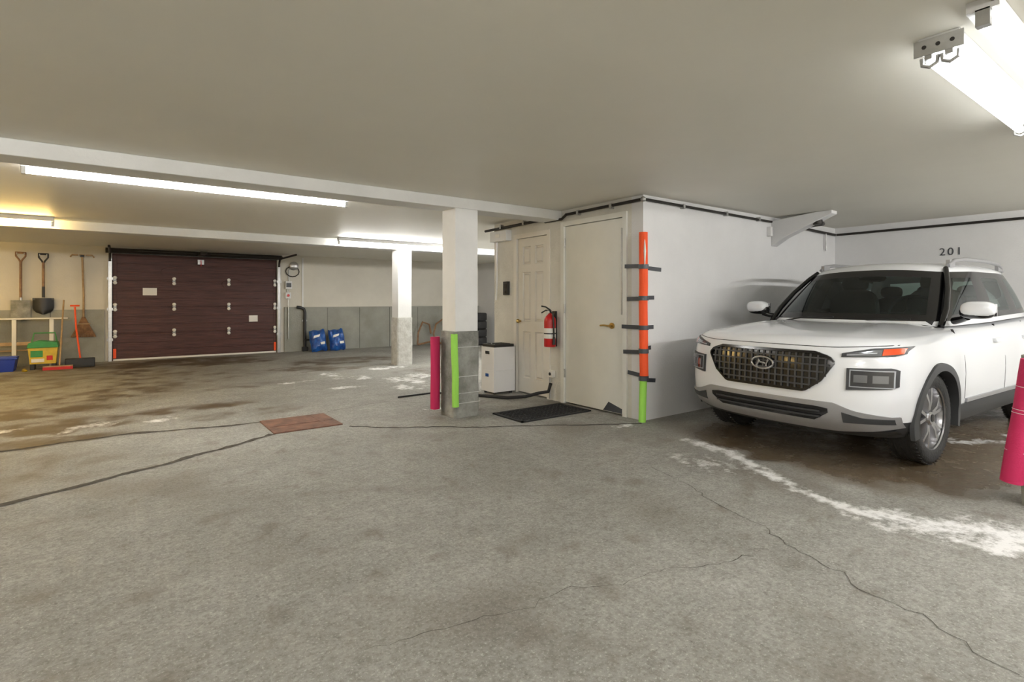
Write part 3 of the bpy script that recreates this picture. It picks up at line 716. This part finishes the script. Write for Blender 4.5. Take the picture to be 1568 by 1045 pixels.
def fpatch(o,y0,y1,zb,zt,off,k,ny=16,nz=4):
    """raised panel following the nose surface; zb/zt functions of y"""
    def pt(y,z,of):
        t=front_t(y,z); e=.004; dt=(front_t(y+e,z)-front_t(y-e,z))/(2*e); l=math.sqrt(1+dt*dt)
        return CP(t-of/l,y+of*dt/l,z)
    fb=zb if callable(zb) else (lambda y:zb); ft=zt if callable(zt) else (lambda y:zt)
    vs=[];fs=[]
    for j in range(nz+1):
        for i in range(ny+1):
            y=y0+(y1-y0)*i/ny; z=fb(y)+(ft(y)-fb(y))*j/nz; vs.append(pt(y,z,off))
    for j in range(nz):
        for i in range(ny):
            a=j*(ny+1)+i; fs.append((a,a+1,a+ny+2,a+ny+1))
    bd=[i for i in range(ny+1)]+[j*(ny+1)+ny for j in range(1,nz+1)]+[nz*(ny+1)+i for i in range(ny-1,-1,-1)]+[j*(ny+1) for j in range(nz-1,0,-1)]
    base=len(vs)
    for q in bd:
        i=q%(ny+1); j=q//(ny+1); y=y0+(y1-y0)*i/ny; z=fb(y)+(ft(y)-fb(y))*j/nz; vs.append(pt(y,z,-.02))
    m=len(bd)
    for i in range(m): fs.append((bd[i],bd[(i+1)%m],base+(i+1)%m,base+i))
    o.add(vs,fs,k)
def tab(pts):
    def f(y):
        y=abs(y)
        for a,b in zip(pts,pts[1:]):
            if y<=b[0]: return a[1]+(b[1]-a[1])*(y-a[0])/(b[0]-a[0])
        return pts[-1][1]
    return f
def front():
    GW=.505
    gt=tab([(0,.832),(.38,.832),(.475,.80),(GW,.765)]); gb=tab([(0,.535),(.32,.535),(.43,.62),(GW,.745)])
    o=B(); fpatch(o,-GW,GW,gb,gt,.004,'carg',40,6)
    for a,b in ((lambda y:gt(y)-.020,gt),(gb,lambda y:gb(y)+.020)): fpatch(o,-GW,GW,a,b,.020,'carg',40,1)
    for i in range(1,6):
        z=.535+.297*i/6
        hw=min(.31+(z-.535)*.85,.475)
        fpatch(o,-hw,hw,z-.005,z+.005,.016,'carb',30,1)
    for i in range(-9,10):
        y=i*.050; lo,hi=gb(y),gt(y)
        if hi-lo>.05: fpatch(o,y-.006,y+.006,lo,hi,.014,'carb',1,5)
    tE=front_t(0,.715)-.022; n=40
    o.tube([CP(tE,.088*math.cos(a),.715+.046*math.sin(a)) for a in [2*math.pi*i/n for i in range(n+1)]],.009,'chrome',8)
    for s in (-1,1): o.tube([CP(tE,s*.040+.010,.690),CP(tE,s*.034-.000,.715),CP(tE,s*.040-.012,.742)],.010,'chrome',8)
    o.tube([CP(tE,-.036,.708),CP(tE,.036,.722)],.009,'chrome',8)
    o.finish('grille',parent=car)
    o=B()
    st=tab([(0,.475),(.50,.475),(.62,.43),(.80,.40),(.845,.405)]); sb=tab([(0,.255),(.5,.262),(.7,.29),(.845,.33)])
    fpatch(o,-.825,.825,sb,st,.014,'cars',60,4)
    fpatch(o,-.47,.47,tab([(0,.335),(.38,.335),(.47,.40)]),tab([(0,.44),(.40,.44),(.47,.43)]),.018,'carg',30,3)
    for z in (.365,.405): fpatch(o,-.42,.42,z-.006,z+.006,.028,'carb',24,1)
    for s in (-1,1):
        a,b=sorted((s*.55,s*.80)); fpatch(o,a,b,tab([(0,.335),(.55,.34),(.80,.35)]),tab([(0,.43),(.55,.415),(.66,.385),(.80,.385)]),.019,'carb',14,2)
    fpatch(o,-.79,.79,.225,tab([(0,.26),(.5,.265),(.79,.30)]),.012,'carb',50,2)
    o.finish('bumper_trim',parent=car)
    o=B()
    for s in (-1,1):
        a,b=sorted((s*.575,s*.825)); fpatch(o,a,b,tab([(0,.585),(.575,.575),(.80,.595),(.825,.61)]),tab([(0,.73),(.575,.725),(.80,.735),(.825,.72)]),.012,'carb',16,4)
        a,b=sorted((s*.592,s*.808)); fpatch(o,a,b,.598,.718,.016,'drl',14,3)
        a,b=sorted((s*.599,s*.801)); fpatch(o,a,b,.605,.711,.018,'cardk',14,3)
        for yy in (.65,.745): 
            a,b=sorted((s*(yy-.035),s*(yy+.035))); fpatch(o,a,b,.632,.684,.022,'carl',5,3)
        a,b=sorted((s*.54,s*.835)); fpatch(o,a,b,tab([(0,.795),(.54,.801),(.80,.815),(.835,.83)]),tab([(0,.83),(.54,.826),(.7,.866),(.835,.878)]),.010,'carb',16,2)
        a,b=sorted((s*.57,s*.74)); fpatch(o,a,b,tab([(0,.805),(.57,.807),(.74,.818)]),tab([(0,.82),(.57,.826),(.74,.860)]),.014,'carl',10,2)
        a,b=sorted((s*.57,s*.72)); fpatch(o,a,b,tab([(0,.811),(.57,.813),(.72,.832)]),tab([(0,.82),(.57,.820),(.72,.840)]),.018,'drl',10,2)
        a,b=sorted((s*.745,s*.825)); fpatch(o,a,b,tab([(0,.82),(.745,.820),(.825,.832)]),tab([(0,.86),(.745,.862),(.825,.870)]),.014,'amber',8,2)
    fpatch(o,-.80,.80,tab([(0,.862),(.5,.862),(.8,.885)]),tab([(0,.867),(.5,.867),(.8,.890)]),.001,'black',50,1)
    o.finish('headlamps',parent=car)
front()
def spatch(o,s,t0,t1,z0,z1,off,k,nt=8,nz=3,shear=0):
    vs=[];fs=[]
    for lay in (off,-.015):
        for j in range(nz+1):
            for i in range(nt+1):
                z=z0+(z1-z0)*j/nz; t=t0+(t1-t0)*i/nt+shear*(z-z0); vs.append(CP(t,s*(side_y(t,z)+lay),z))
    q=(nt+1)*(nz+1)
    for j in range(nz):
        for i in range(nt):
            a=j*(nt+1)+i; fs.append((a,a+1,a+nt+2,a+nt+1))
    bd=[i for i in range(nt+1)]+[j*(nt+1)+nt for j in range(1,nz+1)]+[nz*(nt+1)+i for i in range(nt-1,-1,-1)]+[j*(nt+1) for j in range(nz-1,0,-1)]
    for i in range(len(bd)): a,b=bd[i],bd[(i+1)%len(bd)]; fs.append((a,b,b+q,a+q))
    o.add(vs,fs,k)
def sides():
    o=B()
    for s in (-1,1):
        for tcn in (.79,3.31):
            vs=[];fs=[]; n=40; rr=[.352,.358,.412,.418]; of=[-.06,.014,.014,-.01]
            for i in range(n+1):
                a=math.radians(-14)+math.radians(208)*i/n
                for r,f in zip(rr,of):
                    z=.33+r*math.sin(a); t=tcn+r*math.cos(a); vs.append(CP(t,s*(side_y(min(max(t,.2),3.88),max(z,.36))+f),max(z,.215)))
            for i in range(n):
                for k in range(3): a=i*4+k; fs.append((a,a+1,a+5,a+4))
            o.add(vs,fs,'carb')
        spatch(o,s,1.17,2.92,.235,.395,.012,'carb',20,3)
        spatch(o,s,1.35,2.85,.40,.43,.016,'cars',20,1)
        for t,z0,z1,sh in ((1.33,.43,.97,-.02),(2.28,.43,.99,-.0),(3.02,.75,1.0,.1)): spatch(o,s,t,t+.007,z0,z1,.0015,'black',1,8,sh)
        spatch(o,s,2.86,2.867,.43,.76,.0015,'black',1,6,.5)
        for t in (2.02,2.80): spatch(o,s,t,t+.17,.845,.875,.035,'carw',6,2); spatch(o,s,t+.02,t+.13,.82,.885,.003,'carb',4,2)
    o.finish('side_trim',parent=car)
sides()
def greenhouse():
    base=[(1.06,0),(1.11,.40),(1.26,.655),(1.38,.735),(2.14,.772),(2.26,.772),(2.98,.765),(3.08,.76),(3.46,.745),(3.78,.66),(3.87,.38),(3.88,0)]
    top=[(1.76,0),(1.785,.32),(1.845,.50),(1.94,.565),(2.30,.60),(2.39,.602),(2.96,.600),(3.04,.598),(3.30,.585),(3.54,.52),(3.60,.32),(3.62,0)]
    zb=[.985,.985,.985,.985,1.005,1.005,1.03,1.03,1.04,1.05,1.05,1.05]
    zt=[1.525,1.515,1.49,1.485,1.50,1.50,1.50,1.50,1.49,1.475,1.49,1.50]
    fr=[0,.09,.13,.5,.86,.93,1.0]
    rows=[]
    for f in fr:
        r=[]
        for (a,b,c,d) in zip(base,top,zb,zt):
            bow=.03*math.sin(math.pi*f); t=a[0]+(b[0]-a[0])*f; y=a[1]+(b[1]-a[1])*f
            if a[1]>.7: y+=bow
            elif a[0]<1.5: t-=bow*.8
            else: t+=bow
            r.append((t,y,c+(d-c)*f))
        rows.append(r+[(t,-y,z) for (t,y,z) in r[-2:0:-1]])
    n=len(rows[0]); tr=rows[-1]
    for f,dz in ((.93,.028),(.75,.055),(.45,.068),(.12,.073)):
        rows.append([(2.7+(t-2.7)*f,y*f,z*.3+1.5*.7+dz if f<.9 else z+dz) for (t,y,z) in tr])
    o=B(); vs=[CP(*p) for r in rows for p in r]
    F={};
    for k in range(len(rows)-1):
        for j in range(n):
            a=k*n+j;b=k*n+(j+1)%n; jj=j if j<11 else n-1-j
            m='carw'
            if 1<=k<=4:
                if jj in (0,1,9,10): m='glass' if k>=2 or jj<2 else 'carw'
                elif jj in (3,5,7): m='glass' if (2<=k<=3) else 'carg'
                elif jj in (4,6): m='carg'
                elif jj==2: m='carg'
                if jj in(9,10) and k==4: m='carw'
                if jj in(0,1) and k==4: m='carg'
                if jj in(0,1) and k==1: m='carg'
            F.setdefault(m,[]).append((a,b,b+n,a+n))
    F['carw'].append(tuple((len(rows)-1)*n+j for j in range(n)))
    o.v=vs
    for m,l in F.items():
        i=o.mi(m); o.f+=l; o.m+=[i]*len(l)
    ob=o.finish('cabin',parent=car,sub=2,ang=180)
    o=B()
    for s in (-1,1):
        pts=[(1.32,.712,.985),(1.46,.70,1.12),(1.64,.655,1.28),(1.82,.59,1.42),(1.92,.553,1.487)]
        o.tube([CP(t-.0,s*(y+.002),z) for t,y,z in pts],[.024,.024,.022,.022,.02],'carg',10)
        o.tube([CP(t,s*y,z) for t,y,z in ((1.98,.555,1.515),(2.08,.565,1.56),(2.3,.575,1.58),(2.9,.575,1.582),(3.3,.56,1.565),(3.42,.55,1.53),(3.5,.54,1.50))],[.014,.018,.018,.018,.018,.016,.012],'cars',10)
        o.box(CP(2.0,s*.545-.015,1.50),CP(2.12,s*.545+.015,1.565),'cars'); o.box(CP(3.3,s*.545-.015,1.50),CP(3.42,s*.545+.015,1.56),'cars')
        yo=.935 if s<0 else .90
        o.ell(CP(1.37,s*yo,1.130),(.075,.108,.062),'carw',20,12,.7)
        o.ell(CP(1.382,s*(yo-.01),1.103),(.075,.108,.05),'carg',20,12,.75)
        o.box(CP(1.438,s*yo-.095,1.075),CP(1.450,s*yo+.095,1.17),'chrome')
        o.tube([CP(1.48,s*.75,1.03),CP(1.44,s*.81,1.045),CP(1.40,s*.86,1.07)],[.03,.026,.03],'carg',10)
    o.tube([CP(1.12,-.05,.985),CP(1.16,-.3,1.035),CP(1.19,-.55,1.045)],.008,'black',6); o.tube([CP(1.12,.55,.985),CP(1.13,.3,1.04),CP(1.13,.02,1.05)],.008,'black',6)
    o.tube([CP(3.25,0,1.56),CP(3.35,0,1.60),CP(3.42,0,1.61)],[.02,.014,.006],'carw',8)
    o.finish('mirrors_and_rails',parent=car)
    o=B()
    o.box(CP(1.30,-.66,.96),CP(1.62,.66,1.03),'carm')
    for s in (-1,1):
        o.ell(CP(2.28,s*.36,1.10),(.09,.24,.22),'carm',16,10,.7); o.ell(CP(2.30,s*.36,1.375),(.05,.13,.085),'carm',14,8,.7); 
        for q in (-.05,.05): o.cyl(CP(2.3,s*.36+q,1.25),CP(2.3,s*.36+q,1.34),.008,'chrome',8)
    o.ell(CP(3.15,0,1.05),(.09,.6,.20),'carm',16,10,.6)
    for y in (-.36,0,.36): o.ell(CP(3.18,y,1.29),(.04,.11,.07),'carm',14,8,.7)
    cs=CP(1.74,-.36,1.07); n=28
    o.tube([(cs[0]+.08*math.sin(a)*.5,cs[1]+.185*math.cos(a),cs[2]+.17*math.sin(a)) for a in [2*math.pi*i/n for i in range(n+1)]],.014,'carb',8)
    o.ell(cs,(.03,.07,.05),'carb'); o.cyl((cs[0],cs[1]-.17,cs[2]),(cs[0],cs[1]+.17,cs[2]),.014,'carb')
    o.ell(CP(1.84,0,1.41),(.02,.12,.035),'carg',14,8,.7); o.cyl(CP(1.84,0,1.44),CP(1.85,0,1.50),.01,'carg')
    o.finish('interior',parent=car)
greenhouse()
def wheel(t,s,name):
    o=B(); R=.335; w=.205; yo=.845; c=CP(t,s*(yo-w/2),R); ax=(0,s,0)
    o.lathe(tyre_prof(R,w),c,ax,'tyre',56)
    for q in (-.05,0,.05): o.lathe([(R+.001,q-.004),(R+.001,q+.004)],c,ax,'black',48)
    for i in range(56):
        a=2*math.pi*i/56
        for q in (-.085,.085):
            p=Vector(c)+Vector((math.cos(a)*(R+.0005),s*q,math.sin(a)*(R+.0005))); o.ell(p,(.006,.018,.006),'black',5,4)
    o.lathe([(R*.67,-.09),(R*.64,-.07),(R*.62,.02),(R*.655,.08),(R*.69,.098),(R*.70,.090)],c,ax,'rim',48)
    o.lathe([(0,-.03),(R*.62,-.03)],c,ax,'rimd',40); o.lathe([(.03,0),(.15,0),(.15,.012),(.03,.012)],c,ax,'dark',32)
    P=lambda r,a,h:Vector(c)+Vector((math.cos(a)*r,s*h,math.sin(a)*r))
    for i in range(5):
        a=2*math.pi*i/5+math.pi/2+.15
        for d in (-.17,.17):
            ra,rb=.045,R*.67; a0=a+d*.5; a1=a+d*1.5
            vs=[]
            for (r,aa,hh,ww) in ((ra,a0,.075,.026),(.12,a+d*.9,.088,.018),(rb,a1,.082,.020)):
                tx=Vector((-math.sin(aa),0,math.cos(aa)))
                p=P(r,aa,hh); back=P(r,aa,hh-.04)
                vs+=[p-tx*ww*.6,p+tx*ww*.6,back+tx*ww,back-tx*ww]
            fs=[(0,1,2,3),(8,9,10,11)]
            for b in (0,4):
                for q in range(4): fs.append((b+q,b+(q+1)%4,b+4+(q+1)%4,b+4+q))
            o.add(vs,fs,'rim')
        vs=[P(.06,a,.065),P(R*.64,a-.2,.06),P(R*.64,a+.2,.06)]; o.add(vs,[(0,1,2)],'rimd')
    o.lathe([(.055,.03),(.055,.08),(.045,.092),(.0,.094)],c,ax,'rim',24); o.lathe([(.028,.096),(0,.098)],c,ax,'rimd',20)
    o.finish(name,parent=car,ang=40)
for i,(t,s) in enumerate(((.79,-1),(.79,1),(3.31,-1),(3.31,1))): wheel(t,s,'wheel_%d'%(i+1))
o=B()
for s in (-1,1): o.box(CP(3.90,s*.72-.08,.62),CP(3.975,s*.72+.08,.76),'red')
o.box(CP(.5,-.5,.18),CP(3.6,.5,.26),'carb')
for t in (.79,3.31): o.cyl(CP(t,-.68,.33),CP(t,.68,.33),.03,'carb',12)
o.finish('rear_lamps_and_chassis',parent=car)
# the car is parked about three degrees off the wall line (turned about its near front wheel)
ps=math.radians(-3.0); piv=Vector((U0+.79,VC-.845,0)); Rz=Matrix.Rotation(ps,3,'Z')
car.location=piv+Rz@(car.location-piv); car.rotation_euler=(0,0,ps)

# ------------------------------------------------------------------ world + camera
w=bpy.data.worlds.new('w'); S.world=w; w.use_nodes=True; w.node_tree.nodes['Background'].inputs[0].default_value=(.8,.85,.9,1); w.node_tree.nodes['Background'].inputs[1].default_value=.3
cd=bpy.data.cameras.new('camera'); cam=bpy.data.objects.new('camera',cd); S.collection.objects.link(cam)
cam.location=(0,0,1.2); th=math.atan2(605,821); cam.rotation_euler=(math.pi/2,0,-th)
cd.sensor_width=36; cd.lens=36*821/1568; cd.shift_y=-62.5/1568; cd.clip_start=.05
S.camera=cam
